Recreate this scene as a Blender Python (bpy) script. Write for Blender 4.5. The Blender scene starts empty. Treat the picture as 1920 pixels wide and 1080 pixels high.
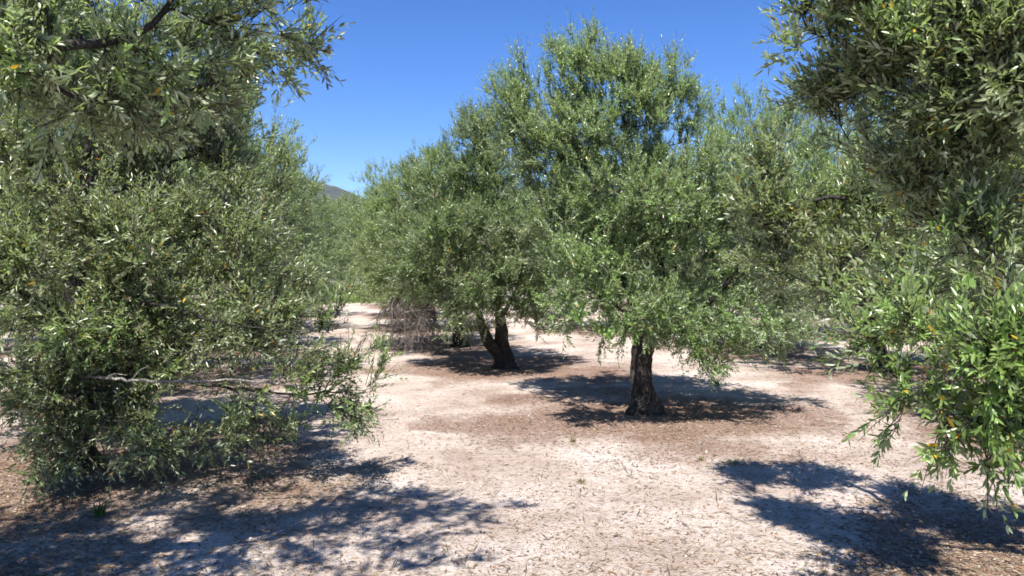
import bpy, math, numpy as np
from mathutils import Vector
PI = math.pi
SC = bpy.context.scene
COL = SC.collection
F = 1420.0            # focal length of the photograph in its own pixels
CH = 1.60             # eye height
PITCH = math.atan(40 / F)

# ------------------------------------------------------------------ numeric helpers
def at(px, py, D):
    """world point at depth Y=D seen at photo pixel px,py"""
    x = (px - 960) / F; v = (540 - py) / F
    d = np.array([x, math.cos(PITCH) + v * math.sin(PITCH), v * math.cos(PITCH) - math.sin(PITCH)])
    d *= D / d[1]
    return d + np.array([0, 0, CH])

def _hash(ix, iy, iz, seed):
    n = (ix.astype(np.int64) * 374761393 + iy.astype(np.int64) * 668265263 + iz.astype(np.int64) * 2147483647 + seed * 1274126177) & 0xffffffff
    n = ((n ^ (n >> 13)) * 1274126177) & 0xffffffff
    n = n ^ (n >> 16)
    return (n & 0xffffff) / float(0xffffff)

def vnoise(p, seed=0):
    p = np.asarray(p, float); i = np.floor(p); f = p - i; f = f * f * (3 - 2 * f)
    i = i.astype(np.int64); r = 0
    for dx in (0, 1):
        for dy in (0, 1):
            for dz in (0, 1):
                w = (f[..., 0] if dx else 1 - f[..., 0]) * (f[..., 1] if dy else 1 - f[..., 1]) * (f[..., 2] if dz else 1 - f[..., 2])
                r = r + w * _hash(i[..., 0] + dx, i[..., 1] + dy, i[..., 2] + dz, seed)
    return r

def fbm(p, oct=4, seed=0):
    a = .5; s = 0; p = np.asarray(p, float); t = 0
    for k in range(oct):
        s = s + a * vnoise(p, seed + k * 17); t += a; a *= .5; p = p * 2.03 + 11.3
    return s / t

def n2(x, y, s, oct=4, seed=0):
    return fbm(np.stack([x * s, y * s, np.zeros_like(x)], -1), oct, seed)

def norm(v):
    return v / np.maximum(np.linalg.norm(v, axis=-1, keepdims=True), 1e-9)

# ------------------------------------------------------------------ object helpers
def mesh_obj(name, verts, faces_flat, loop_tot, mat, parent=None, cols=None, smooth=False, attr='tint'):
    me = bpy.data.meshes.new(name)
    verts = np.asarray(verts, np.float32); faces_flat = np.asarray(faces_flat, np.int32); loop_tot = np.asarray(loop_tot, np.int32)
    me.vertices.add(len(verts)); me.vertices.foreach_set('co', verts.ravel())
    me.loops.add(len(faces_flat)); me.loops.foreach_set('vertex_index', faces_flat)
    me.polygons.add(len(loop_tot))
    st = np.zeros(len(loop_tot), np.int32); st[1:] = np.cumsum(loop_tot)[:-1]
    me.polygons.foreach_set('loop_start', st)
    if smooth:
        me.polygons.foreach_set('use_smooth', np.ones(len(loop_tot), bool))
    if cols is not None:
        a = me.attributes.new(attr, 'FLOAT_COLOR', 'POINT')
        c = np.ones((len(verts), 4), np.float32); c[:, :cols.shape[1]] = cols
        a.data.foreach_set('color', c.ravel())
    me.update(calc_edges=True); me.validate()
    me.materials.append(mat)
    o = bpy.data.objects.new(name, me); COL.objects.link(o)
    if parent: o.parent = parent
    return o

class MB:
    def __init__(s): s.v = []; s.f = []; s.t = []; s.n = 0
    def add(s, v, f):
        """f (m,k) int array"""
        s.v.append(np.asarray(v, float)); f = np.asarray(f, int)
        s.f.append((f + s.n).ravel()); s.t.append(np.full(len(f), f.shape[1])); s.n += len(v)
    def build(s, name, mat, parent=None, smooth=True):
        return mesh_obj(name, np.concatenate(s.v), np.concatenate(s.f), np.concatenate(s.t), mat, parent, smooth=smooth)

def tube(mb, pts, rad, k, rough=None):
    pts = np.asarray(pts, float); n = len(pts); rad = np.asarray(rad, float)
    tan = np.empty_like(pts); tan[1:-1] = pts[2:] - pts[:-2]; tan[0] = pts[1] - pts[0]; tan[-1] = pts[-1] - pts[-2]
    tan = norm(tan)
    u = np.cross(tan[0], [0.31, 0.85, 0.11]); u /= max(np.linalg.norm(u), 1e-9)
    U = np.empty_like(pts)
    for i in range(n):
        u = u - tan[i] * (u @ tan[i]); u = u / max(math.sqrt(u @ u), 1e-9); U[i] = u
    W = np.cross(tan, U)
    th = np.arange(k) * 2 * PI / k
    R = rad[:, None] * np.ones(k)[None]
    if rough is not None: R = R * rough(pts, th)
    v = pts[:, None] + R[..., None] * (np.cos(th)[None, :, None] * U[:, None] + np.sin(th)[None, :, None] * W[:, None])
    i = np.arange(n - 1)[:, None] * k; j = np.arange(k)[None]; j2 = (j + 1) % k
    f = np.stack([i + j, i + j2, i + k + j2, i + k + j], -1).reshape(-1, 4)
    mb.add(v.reshape(-1, 3), f)
    mb.add(v[-1], np.arange(k)[None]) if k >= 3 else None

def resample(P, step):
    P = np.asarray(P, float); d = np.r_[0, np.cumsum(np.linalg.norm(np.diff(P[:, :3], axis=0), axis=1))]
    n = max(2, int(d[-1] / step) + 1); t = np.linspace(0, d[-1], n)
    # smooth (catmull-like) through cubic hermite on each column
    m = np.gradient(P, d, axis=0) if len(P) > 2 else np.repeat(((P[1] - P[0]) / d[-1])[None], 2, 0)
    out = np.empty((n, P.shape[1])); k = np.clip(np.searchsorted(d, t, 'right') - 1, 0, len(d) - 2)
    h = (d[k + 1] - d[k]); s = (t - d[k]) / h; h = h[:, None]; s = s[:, None]
    out = (2*s**3-3*s**2+1)*P[k] + (s**3-2*s**2+s)*h*m[k] + (-2*s**3+3*s**2)*P[k+1] + (s**3-s**2)*h*m[k+1]
    return out

def tag(o, label=None, cat=None, group=None, kind=None):
    if label: o['label'] = label
    if cat: o['category'] = cat
    if group: o['group'] = group
    if kind: o['kind'] = kind
    return o

def empty(name, loc):
    o = bpy.data.objects.new(name, None); o.empty_display_size = .2; o.location = loc; COL.objects.link(o); return o

def gh(x, y):
    """ground height"""
    x = np.asarray(x, float); y = np.asarray(y, float)
    r = np.sqrt(x * x + y * y)
    return (n2(x, y, .35, 3, 5) - .5) * .10 + (n2(x, y, 2.6, 4, 9) - .5) * .05 * np.exp(-r / 30) - .006

# ------------------------------------------------------------------ materials
def newmat(name):
    m = bpy.data.materials.new(name); m.use_nodes = True; nt = m.node_tree; nt.nodes.clear()
    return m, nt, nt.nodes.new, nt.links.new

def ramp(nt, stops, interp='LINEAR'):
    r = nt.nodes.new('ShaderNodeValToRGB'); e = r.color_ramp.elements; r.color_ramp.interpolation = interp
    while len(e) < len(stops): e.new(.5)
    for q, (p, c) in zip(e, stops): q.position = p; q.color = (*c, 1)
    return r

def mixc(nt, a, b, fac, mode='MIX'):
    m = nt.nodes.new('ShaderNodeMix'); m.data_type = 'RGBA'; m.blend_type = mode
    for sock, val in ((6, a), (7, b), (0, fac)):
        if isinstance(val, bpy.types.NodeSocket): nt.links.new(val, m.inputs[sock])
        elif sock == 0: m.inputs[0].default_value = val
        else: m.inputs[sock].default_value = (*val, 1)
    return m.outputs[2]

def leaf_material(name, dry=False):
    m, nt, N, L = newmat(name)
    a = N('ShaderNodeAttribute'); a.attribute_name = 'tint'
    sep = N('ShaderNodeSeparateColor'); L(a.outputs['Color'], sep.inputs[0])
    old = ramp(nt, [(0, (.054, .070, .032)), (.35, (.120, .146, .068)), (.7, (.215, .245, .138)), (1, (.305, .320, .200))])
    L(sep.outputs[0], old.inputs[0])
    yng = ramp(nt, [(0, (.095, .180, .032)), (.6, (.185, .310, .066)), (1, (.30, .40, .14))]); L(sep.outputs[0], yng.inputs[0])
    top = mixc(nt, old.outputs[0], yng.outputs[0], sep.outputs[1])
    yel = ramp(nt, [(0, (.45, .30, .03)), (.6, (.65, .34, .02)), (1, (.50, .19, .03))]); L(sep.outputs[0], yel.inputs[0])
    bak = ramp(nt, [(0, (.25, .275, .215)), (.6, (.38, .405, .33)), (1, (.49, .51, .43))]); L(sep.outputs[0], bak.inputs[0])
    bak2 = mixc(nt, bak.outputs[0], yng.outputs[0], .25)
    g = N('ShaderNodeNewGeometry')
    top = mixc(nt, top, (.135, .108, .078), a.outputs['Alpha'])
    c = mixc(nt, top, bak2, g.outputs['Backfacing'])
    c = mixc(nt, c, yel.outputs[0], sep.outputs[2])
    # each tree has its own cast of green
    oi = N('ShaderNodeObjectInfo'); cast = ramp(nt, [(0, (.86, .90, .92)), (.35, (1.02, 1.0, .92)), (.65, (.94, 1.0, 1.02)), (1, (1.12, 1.12, 1.06))]); L(oi.outputs['Random'], cast.inputs[0])
    c = mixc(nt, c, cast.outputs[0], 1.0, 'MULTIPLY')
    pb = N('ShaderNodeBsdfPrincipled'); L(c, pb.inputs['Base Color']); pb.inputs['Roughness'].default_value = .38
    pb.inputs['Specular IOR Level'].default_value = .65
    rr = N('ShaderNodeMapRange'); L(g.outputs['Backfacing'], rr.inputs[0]); rr.inputs[3].default_value = .33; rr.inputs[4].default_value = .6
    L(rr.outputs[0], pb.inputs['Roughness'])
    tr = N('ShaderNodeBsdfTranslucent')
    tc = mixc(nt, c, (.85, 1.0, .35), 1.0, 'MULTIPLY'); tc2 = mixc(nt, tc, (2.0, 2.0, 2.0), 1.0, 'MULTIPLY')
    L(tc2, tr.inputs[0])
    mx = N('ShaderNodeMixShader'); mx.inputs[0].default_value = .27
    L(pb.outputs[0], mx.inputs[1]); L(tr.outputs[0], mx.inputs[2])
    o = N('ShaderNodeOutputMaterial'); L(mx.outputs[0], o.inputs[0])
    return m

def bark_material(name, lo, hi, scale=1.0):
    m, nt, N, L = newmat(name)
    tc = N('ShaderNodeTexCoord'); mp = N('ShaderNodeMapping'); mp.inputs['Scale'].default_value = (30 * scale, 30 * scale, 9 * scale); L(tc.outputs['Object'], mp.inputs[0])
    n1 = N('ShaderNodeTexNoise'); n1.inputs['Scale'].default_value = 1; n1.inputs['Detail'].default_value = 6; n1.inputs['Roughness'].default_value = .7; L(mp.outputs[0], n1.inputs[0])
    v = N('ShaderNodeTexVoronoi'); v.feature = 'DISTANCE_TO_EDGE'; v.inputs['Scale'].default_value = .9; L(mp.outputs[0], v.inputs[0])
    nb = N('ShaderNodeTexNoise'); nb.inputs['Scale'].default_value = 5; nb.inputs['Detail'].default_value = 3; L(tc.outputs['Object'], nb.inputs[0])
    r = ramp(nt, [(.28, lo), (.5, tuple((a + b) * .45 for a, b in zip(lo, hi))), (.78, hi)]); L(n1.outputs[0], r.inputs[0])
    lich = ramp(nt, [(.56, (0, 0, 0)), (.66, (1, 1, 1))]); L(nb.outputs[0], lich.inputs[0])
    c = mixc(nt, r.outputs[0], (hi[0] * 1.15, hi[1] * 1.2, hi[2] * 1.15), lich.outputs[0])
    edge = ramp(nt, [(0, (.25, .22, .2)), (.16, (1, 1, 1))]); L(v.outputs[0], edge.inputs[0])
    c = mixc(nt, c, edge.outputs[0], .8, 'MULTIPLY')
    pb = N('ShaderNodeBsdfPrincipled'); L(c, pb.inputs['Base Color']); pb.inputs['Roughness'].default_value = .9
    bp = N('ShaderNodeBump'); bp.inputs['Strength'].default_value = .9; bp.inputs['Distance'].default_value = .03
    ad = N('ShaderNodeMath'); ad.operation = 'MULTIPLY_ADD'; L(n1.outputs[0], ad.inputs[0]); ad.inputs[1].default_value = .6; L(v.outputs[0], ad.inputs[2])
    L(ad.outputs[0], bp.inputs['Height']); L(bp.outputs[0], pb.inputs['Normal'])
    o = N('ShaderNodeOutputMaterial'); L(pb.outputs[0], o.inputs[0])
    return m

def attr_material(name, rough=.8, trans=0.0):
    """colour stored per vertex: the thing's own colour (dry leaf, straw, stone)"""
    m, nt, N, L = newmat(name)
    a = N('ShaderNodeAttribute'); a.attribute_name = 'tint'
    pb = N('ShaderNodeBsdfPrincipled'); L(a.outputs['Color'], pb.inputs['Base Color']); pb.inputs['Roughness'].default_value = rough
    o = N('ShaderNodeOutputMaterial')
    if trans:
        tr = N('ShaderNodeBsdfTranslucent'); L(a.outputs['Color'], tr.inputs[0]); mx = N('ShaderNodeMixShader'); mx.inputs[0].default_value = trans
        L(pb.outputs[0], mx.inputs[1]); L(tr.outputs[0], mx.inputs[2]); L(mx.outputs[0], o.inputs[0])
    else: L(pb.outputs[0], o.inputs[0])
    return m

LEAF = leaf_material('olive_leaf')
BARK = bark_material('olive_bark', (.010, .008, .007), (.062, .053, .047))
TWIG = bark_material('grey_twig_bark', (.05, .042, .034), (.20, .18, .15), 2)
DEAD = bark_material('dead_twig_bark', (.13, .105, .095), (.30, .255, .235), 2)
PALE = bark_material('pale_branch_bark', (.22, .19, .16), (.46, .42, .36), 2)
LITTER = attr_material('dry_leaf', .7, .1)
GRASS = attr_material('grass_blade', .6, .3)
STONE = attr_material('stone', .9)

# ------------------------------------------------------------------ tree maker
def sample_blob(rng, b, n):
    c, r = b['c'], b['r']
    d = norm(rng.normal(size=(n, 3))); q = rng.random(n) ** (1 / 2.2)
    return c + d * q[:, None] * r

def make_leaves(rng, base, dirn, L, young, hi, leaf_len, yellow, bend, pairs, org=None, brown=None, bare=0):
    """leafy shoots -> vertex/face arrays. base,dirn (S,3) L,young,bend (S,)"""
    S = len(base); M = pairs
    t = (np.arange(M) + .5) / M; t = np.clip(t[None] + rng.normal(0, .25 / M, (S, M)), .04, 1)
    side0 = norm(np.cross(dirn, norm(rng.normal(size=(S, 3)))))
    up = np.array([0, 0, 1.0])
    lat = side0 * .25
    bv = (up[None] * bend[:, None] + lat)
    pos = base[:, None] + (dirn[:, None] * t[..., None] + bv[:, None] * (t ** 2)[..., None]) * L[:, None, None]
    ax = norm(dirn[:, None] + 2 * bv[:, None] * t[..., None])
    s = norm(side0[:, None] - ax * (side0[:, None] * ax).sum(-1, keepdims=True)); w = np.cross(ax, s)
    # two leaves per node, decussate
    k = np.arange(M)[None]; phi = (k % 2) * PI / 2 + rng.normal(0, .3, (S, M))
    P, A, B, T = [], [], [], []
    for sg in (0, PI):
        f = phi + sg
        sd = s * np.cos(f)[..., None] + w * np.sin(f)[..., None]
        ang = np.radians(58 - 34 * t) + rng.normal(0, .22, t.shape)
        ld = norm(ax * np.cos(ang)[..., None] + sd * np.sin(ang)[..., None] + rng.normal(0, .10, sd.shape))
        nn = ax - ld * (ax * ld).sum(-1, keepdims=True) + up * .35 + rng.normal(0, .22, sd.shape)
        nn = norm(nn - ld * (nn * ld).sum(-1, keepdims=True))
        P.append(pos); A.append(ld); B.append(nn); T.append(t)
    P = np.concatenate(P, 1); A = np.concatenate(A, 1); B = np.concatenate(B, 1); T = np.concatenate(T, 1)
    keep = rng.random(T.shape) > .10 + bare * np.clip(1 - T / .45, 0, 1)
    size = leaf_len * (1.12 - .5 * np.abs(T - .42)) * rng.uniform(.68, 1.15, T.shape)
    shoot_r = rng.random(S)
    col = np.clip(.45 * shoot_r[:, None] + .55 * rng.random(T.shape), 0, 1)
    yv = np.repeat(young[:, None], T.shape[1], 1) * (.5 + .5 * T)
    ye = (rng.random(T.shape) < yellow * (1.6 - T)).astype(float)
    P = P[keep]; A = A[keep]; B = B[keep]; size = size[keep]; br = np.repeat(brown[:, None], T.shape[1], 1)
    C = np.stack([col, yv, ye, br], -1)[keep]
    n = len(P); Cx = np.cross(A, B); wd = size * rng.uniform(.125, .175, n)
    curl = rng.normal(-.07, .08, n) * size; fold = .35 * wd
    a = lambda u, v, z: P + A * (size * u)[:, None] + Cx * (wd * v)[:, None] + B * np.asarray(z)[:, None]
    z0 = np.zeros(n)
    near = np.linalg.norm(P + org - np.array([0, 0, CH]), axis=1) < hi
    out = []; off = 0
    for sel, fine in ((near, True), (~near, False)):
        q = np.where(sel)[0]; n = len(q)
        if not n: continue
        a = lambda u, v, z: P[q] + A[q] * (size[q] * u)[:, None] + Cx[q] * (wd[q] * v)[:, None] + B[q] * (np.asarray(z))[:, None]
        z0 = np.zeros(n); fo = fold[q]; cu = curl[q]
        if fine:
            V = np.stack([a(0, 0, z0), a(.30, -.85, fo * .8 + cu * .09), a(.28, 0, cu * .08), a(.30, .85, fo * .8 + cu * .09),
                          a(.66, -.82, fo * .8 + cu * .45), a(.66, 0, cu * .44), a(.66, .82, fo * .8 + cu * .45), a(1, 0, cu)], 1)
            fa = [(0, 2, 1), (0, 3, 2), (4, 5, 7), (5, 6, 7)]; fb = [(1, 2, 5, 4), (2, 3, 6, 5)]
            idx = np.arange(n)[:, None, None] * 8 + off
            flat = np.r_[(idx + np.array(fa)[None]).reshape(-1), (idx + np.array(fb)[None]).reshape(-1)]
            tot = np.r_[np.full(n * 4, 3), np.full(n * 2, 4)]; nv = 8
        else:
            V = np.stack([a(0, 0, z0), a(.46, -1.0, fo + cu * .25), a(.46, 1.0, fo + cu * .25), a(1, 0, cu)], 1)
            idx = np.arange(n)[:, None, None] * 4 + off
            flat = (idx + np.array([(0, 3, 1), (0, 2, 3)])[None]).reshape(-1); tot = np.full(n * 2, 3); nv = 4
        out.append((V.reshape(-1, 3), flat, tot, np.repeat(C[q], nv, 0))); off += n * nv
    return tuple(np.concatenate(z) for z in zip(*out))

def trunk_rough(seed, amp=1.0, nf=1.0):
    def fn(pts, th):
        z = pts[:, 2:3] * np.ones_like(th)[None]; t = th[None] + z * 1.1
        lob = .10 * np.sin(3 * t + 1.3 * np.sin(z * 5 + seed)) + .06 * np.sin(5 * t - 2 * z + seed)
        q = np.stack([np.cos(t) * 2.2 * nf, np.sin(t) * 2.2 * nf, z * 3.2 * nf], -1)
        q2 = np.stack([np.cos(t) * 7 * nf, np.sin(t) * 7 * nf, z * 9 * nf], -1)
        lo = 1 + .9 * np.exp(-np.maximum(z, 0) / .16) * (amp > .9)
        return 1 + amp * (lob * lo + .42 * (fbm(q, 3, seed) - .5) + .26 * (fbm(q2, 3, seed + 3) - .5))
    return fn

def olive_tree(name, base, polys, blobs, n, seed, hi=False, leaf=.055, yellow=.002, shoots=5, pairs=10, Ls=(.16, .32), trunk_k=26, tk=.8, clump=2.6, keepf=.47, gaps=(), brown=.11, bare=.25, stem=1.0, yadd=.18):
    """polys: list of (x,y,z,r) polylines in world space, first = trunk; blobs: dicts c,r,w,up,young."""
    rng = np.random.default_rng(seed)
    base = np.asarray(base, float); root = empty(name, base)
    nodes = []; par = []; own = []; plen = []; rfix = []; chains = []
    def addn(p, pa, ow, pl, rf):
        nodes.append(p); par.append(pa); own.append(ow); plen.append(pl); rfix.append(rf); return len(nodes) - 1
    for k, P in enumerate(polys):
        P = np.array(P, float); P[:, 3] *= tk if k == 0 else .62 * tk
        Q = resample(np.asarray(P, float), .07)
        if k:
            A = np.array(nodes); j = int(np.argmin(((A - Q[0, :3]) ** 2).sum(1)))
            if own[j] != 0 and False: pass
            jit = np.cumsum(rng.normal(0, .010, (len(Q), 3)), 0); Q[:, :3] += jit - jit[0]
            prev = j; ow = k; ch = [j]
        else: prev = -1; ow = 0; ch = []
        for q in Q[(1 if k else 0):]:
            pl = 0 if prev < 0 else plen[prev] + np.linalg.norm(q[:3] - nodes[prev])
            prev = addn(q[:3], prev, ow, pl, q[3]); ch.append(prev)
        chains.append((ow, ch, True))
    # attraction points
    w = np.array([b.get('w', 1) * np.prod(b['r']) ** .72 for b in blobs]); w /= w.sum()
    pts, pu, py = [], [], []
    for b, k in zip(blobs, rng.multinomial(n, w)):
        q = sample_blob(rng, b, k * 4 + 4)
        # leaf masses gather in clumps with gaps between them
        cl = fbm(q * clump + seed, 2, seed) + rng.normal(0, .035, len(q))
        for gc, gr_ in gaps:
            ok = ((q - gc) ** 2).sum(1) > gr_ ** 2; q = q[ok]; cl = cl[ok]
        q = q[np.argsort(-cl)[:int(k * 4 * keepf) + 1]]; q = q[rng.permutation(len(q))[:k]]; k = len(q)
        q[:, 2] = np.maximum(q[:, 2], base[2] + .16 + .25 * rng.random(k)); pts.append(q)
        pu += [max(b.get('up', .35), -.15)] * k; py += list(np.clip(b.get('young', .15) + yadd + (fbm(q * 1.9 + 7 + seed, 2, seed) - .5) * 1.5 + rng.normal(0, .12, k), 0, 1))
    pts = np.concatenate(pts); pu = np.array(pu); py = np.array(py)
    A0 = np.array(nodes); d0 = np.sqrt(((pts[:, None] - A0[None, ::3]) ** 2).sum(-1)).min(1)
    order = np.argsort(d0 + rng.normal(0, .1, len(pts)))
    cap = len(nodes) + n * 16; NA = np.empty((cap, 3)); NA[:len(nodes)] = A0; PL = np.empty(cap); PL[:len(nodes)] = plen
    pen = np.zeros(cap); pen[:len(nodes)] = np.where(np.array(own) == 0, .5 if len(polys) > 1 else 0, 0)
    sb, sd, su, sy, so = [], [], [], [], []
    cc = np.mean([b['c'] for b in blobs], 0)
    for i in order:
        p = pts[i]; m = len(nodes)
        v = p - NA[:m]; d = np.sqrt((v ** 2).sum(1))
        cost = d + .22 * PL[:m] + pen[:m]
        j = int(np.argmin(cost)); pj = par[j] if par[j] >= 0 else j
        dj = d[j]
        pd = NA[j] - NA[pj]; ln = np.linalg.norm(pd); pd = pd / ln if ln > 1e-6 else np.array([0, 0, 1.0])
        ctrl = NA[j] + pd * dj * .35 + np.array([0, 0, .10 * dj * (1 if pu[i] > 0 else -.3)])
        k = max(2, int(dj / .10)); t = np.linspace(0, 1, k + 1)[1:, None]
        Q = (1 - t) ** 2 * NA[j] + 2 * t * (1 - t) * ctrl + t ** 2 * p
        Q[:-1] += rng.normal(0, .012, (k - 1, 3)) if k > 1 else 0
        prev = j; ch = [j]
        ow = own[j] if own[j] else (0 if len(polys) < 2 else 1 + int(np.argmin([np.linalg.norm(np.asarray(P)[:, :3] - p, axis=1).min() for P in polys[1:]])))
        for q in Q:
            if m >= cap: break
            pl = PL[prev] + np.linalg.norm(q - NA[prev])
            prev = addn(q, prev, ow, pl, 0); NA[m] = q; PL[m] = pl; pen[m] = 0; m += 1; ch.append(prev)
        chains.append((ow, ch, False))
        bd = norm(NA[ch[-1]] - NA[ch[-2]])
        outw = norm((p - cc) * np.array([1, 1, .55]))
        for s in range(shoots):
            q = 0 if s == 0 else rng.integers(0, min(4, len(ch) - 1))
            b0 = NA[ch[-1 - q]] + rng.normal(0, .012, 3)
            dv = bd * .7 + outw * .5 + norm(rng.normal(size=3)) * .85 + np.array([0, 0, pu[i] + .15]) * 1.4
            sb.append(b0); sd.append(norm(dv)); su.append(.35 * pu[i] + rng.normal(0, .16)); sy.append(np.clip(py[i] + rng.normal(0, .1), 0, 1)); so.append(ow)
    # pipe model radii
    m = len(nodes); acc = np.zeros(m); E = 2.1
    has = np.zeros(m, bool)
    for i in range(m):
        if par[i] >= 0: has[par[i]] = True
    acc[~has] = .0019 ** E
    for i in range(m - 1, 0, -1):
        if par[i] >= 0: acc[par[i]] += acc[i]
    R = np.maximum(acc ** (1 / E), np.array(rfix))
    N_ = np.array(nodes) - base
    mbs = {k: MB() for k in range(len(polys))}
    for ow, ch, main in chains:
        P = N_[ch]; r = R[ch].copy()
        if ow == 0 and main:
            fine = resample(np.c_[P, r], .03)
            tube(mbs[0], fine[:, :3], fine[:, 3], trunk_k, trunk_rough(seed, 1.45))
            continue
        r[0] = min(r[0], r[1] * (1.25 if main else 1.1))
        rm = r.max(); k = 3 if rm < .006 else 5 if rm < .015 else 8 if rm < .04 else 12
        if main:
            fine = resample(np.c_[P, r], .035 if k >= 8 else .07)
            tube(mbs[ow], fine[:, :3], fine[:, 3], k if k > 8 else 10, trunk_rough(seed + ow, .6, .8) if rm > .02 else None)
        else: tube(mbs[ow], P, r, k)
    sb = np.array(sb) - base; sd = np.array(sd); su = np.array(su); sy = np.array(sy); so = np.array(so)
    L = rng.uniform(Ls[0], Ls[1], len(sb))
    # shoot stems
    tt = np.array([0, .5, 1.0])
    for ow in mbs:
        q = np.where(so == ow)[0]
        if not len(q): continue
        P = sb[q][:, None] + (sd[q][:, None] * tt[None, :, None] + np.array([0, 0, 1.0]) * (su[q][:, None] * tt[None] ** 2)[..., None]) * L[q][:, None, None]
        u = norm(np.cross(sd[q], [.3, .5, .8])); w2 = np.cross(sd[q], u); th = np.arange(3) * 2 * PI / 3
        ring = np.cos(th)[None, :, None] * u[:, None] + np.sin(th)[None, :, None] * w2[:, None]
        rr = np.array([.0024, .0018, .0009]) * stem
        V = P[:, :, None] + rr[None, :, None, None] * ring[:, None]
        f = []
        for a in range(2):
            for b in range(3): f.append((a * 3 + b, a * 3 + (b + 1) % 3, a * 3 + 3 + (b + 1) % 3, a * 3 + 3 + b))
        Fq = (np.arange(len(q))[:, None, None] * 9 + np.array(f)[None]).reshape(-1, 4)
        mbs[ow].add(V.reshape(-1, 3), Fq)
    mbs[0].build('trunk', BARK, root)
    for k in range(1, len(polys)):
        o = mbs[k].build('limb', BARK, root)
    V, flat, tot, C = make_leaves(rng, sb, sd, L, sy, 4.6 if hi else 0, leaf, yellow, su, pairs, base, np.clip(rng.beta(.5, .5 / brown - .5, len(sb)) * 1.3 * np.where(fbm(sb * 1.6 + 3, 2, seed + 5) > .5, 1.5, .6), 0, .9), bare)
    mesh_obj('crown', V, flat, tot, LEAF, root, C)
    return root

def dup(root, loc, rz, s=1.0):
    r = root.copy(); COL.objects.link(r); r.location = loc; r.rotation_euler = (0, 0, rz); r.scale = (s, s, s)
    for ch in root.children:
        c = ch.copy(); COL.objects.link(c); c.parent = r
    return r

def blob(px, py, D, rpx, dep=1.0, sq=1.0, **k):
    r = rpx * D / F
    return dict(c=at(px, py, D), r=np.array([r, r * dep, r * sq]), **k)

def poly(*q):
    """(px,py,D,r)"""
    return [(*at(a, b, c), d) for a, b, c, d in q]

def gbase(x, y): return np.array([x, y, float(gh(x, y))])

def root_poly(x, y, *rest):
    z = float(gh(x, y)) - .06
    return [(x, y, z) ] 

GROUP = 'olive trees of the grove'
BASES = []
def done(o, label):
    tag(o, label, 'tree', GROUP); BASES.append((o.location.x, o.location.y)); return o

def trunk_from(x, y, *q):
    z = float(gh(x, y))
    return [(x, y, z - .08, q[0][3] * 1.75), (x, y, z + .02, q[0][3] * 1.4), (x, y, z + .10, q[0][3] * 1.15)] + [(*at(a, b, c), d) for a, b, c, d in q]

# ---- T1 : the middle tree
def tree_T1():
    D = 8.2; x = (1212 - 960) / F * D
    tr = trunk_from(x, D, (1208, 745, D, .150), (1202, 700, D, .132), (1204, 660, D, .138), (1210, 625, D, .12), (1214, 600, D + .02, .10))
    l1 = poly((1200, 655, D, .085), (1188, 610, D - .05, .07), (1190, 560, D + .05, .055), (1150, 470, D + .2, .045), (1090, 340, D + .3, .035), (1060, 220, D + .3, .022))
    l2 = poly((1212, 625, D, .09), (1236, 580, D, .07), (1240, 520, D + .1, .06), (1215, 420, D + .3, .048), (1180, 300, D + .3, .034), (1150, 170, D + .2, .02))
    l3 = poly((1214, 610, D, .075), (1265, 592, D - .2, .065), (1320, 560, D - .3, .055), (1365, 515, D - .3, .048), (1410, 470, D - .3, .035), (1450, 430, D - .2, .02))
    l4 = poly((1205, 640, D, .05), (1180, 600, D - .5, .04), (1130, 560, D - .9, .03), (1090, 540, D - 1.1, .015))
    l5 = poly((1215, 600, D, .06), (1245, 540, D + .7, .05), (1280, 450, D + 1.1, .04), (1290, 330, D + 1.2, .02))
    B = [blob(1105, 195, D + .2, 125, w=1.6, up=.7), blob(1180, 150, D + .2, 60, up=.8), blob(960, 215, D + .3, 65, up=.6), blob(1260, 200, D + .3, 60, up=.7), blob(1300, 330, D, 90, up=.4, young=.25), blob(1070, 135, D + .2, 62, up=.9, w=.8), blob(985, 175, D + .3, 62, up=.7), blob(1215, 175, D + .3, 85, up=.7),
         blob(1010, 265, D + .3, 105, up=.5), blob(1110, 300, D + .1, 160, up=.5, w=1.2), blob(1230, 270, D + .4, 120, up=.5),
         blob(1120, 400, D, 150, up=.3), blob(1245, 390, D - .2, 150, up=.3, young=.3), blob(1350, 380, D, 110, up=.3, young=.3),
         blob(1390, 480, D - .2, 125, up=.2), blob(1480, 540, D, 95, up=0), blob(1440, 610, D - .1, 75, up=-.2, young=.3),
         blob(1095, 500, D - .9, 62, up=.3, young=.9, w=1.7), blob(1085, 575, D - .9, 68, up=-.1, young=.75, w=1.5), blob(1140, 610, D - .7, 55, up=-.3, young=.4),
         blob(1180, 500, D + .3, 120, up=.1), blob(1300, 600, D - .2, 85, up=-.2, w=.9, young=.25), blob(1360, 640, D - .5, 55, up=-.4, w=.8, young=.4),
         blob(1335, 690, D - .5, 32, up=-.6, w=.35), blob(1240, 590, D - .75, 70, up=-.1, w=1.1), blob(1180, 590, D - .8, 50, up=-.2, w=.9), blob(1275, 625, D - .6, 60, up=-.3, w=.9), blob(1390, 610, D - .7, 70, up=-.2, young=.35, w=.9), blob(1235, 545, D-.9, 60, w=.9), blob(1030, 420, D + .2, 90), blob(1300, 500, D + .8, 140, w=.7), blob(1180, 420, D + 1.1, 150, w=.6)]
    return done(olive_tree('olive_tree', gbase(x, D), [tr, l1, l2, l3, l4, l5], B, 2100, 11, leaf=.047, trunk_k=36, tk=.8, keepf=.72, yadd=.22, shoots=6, pairs=10, Ls=(.10, .25)),
                'tallest olive tree in the middle with a dark gnarled trunk standing in shade')

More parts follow.
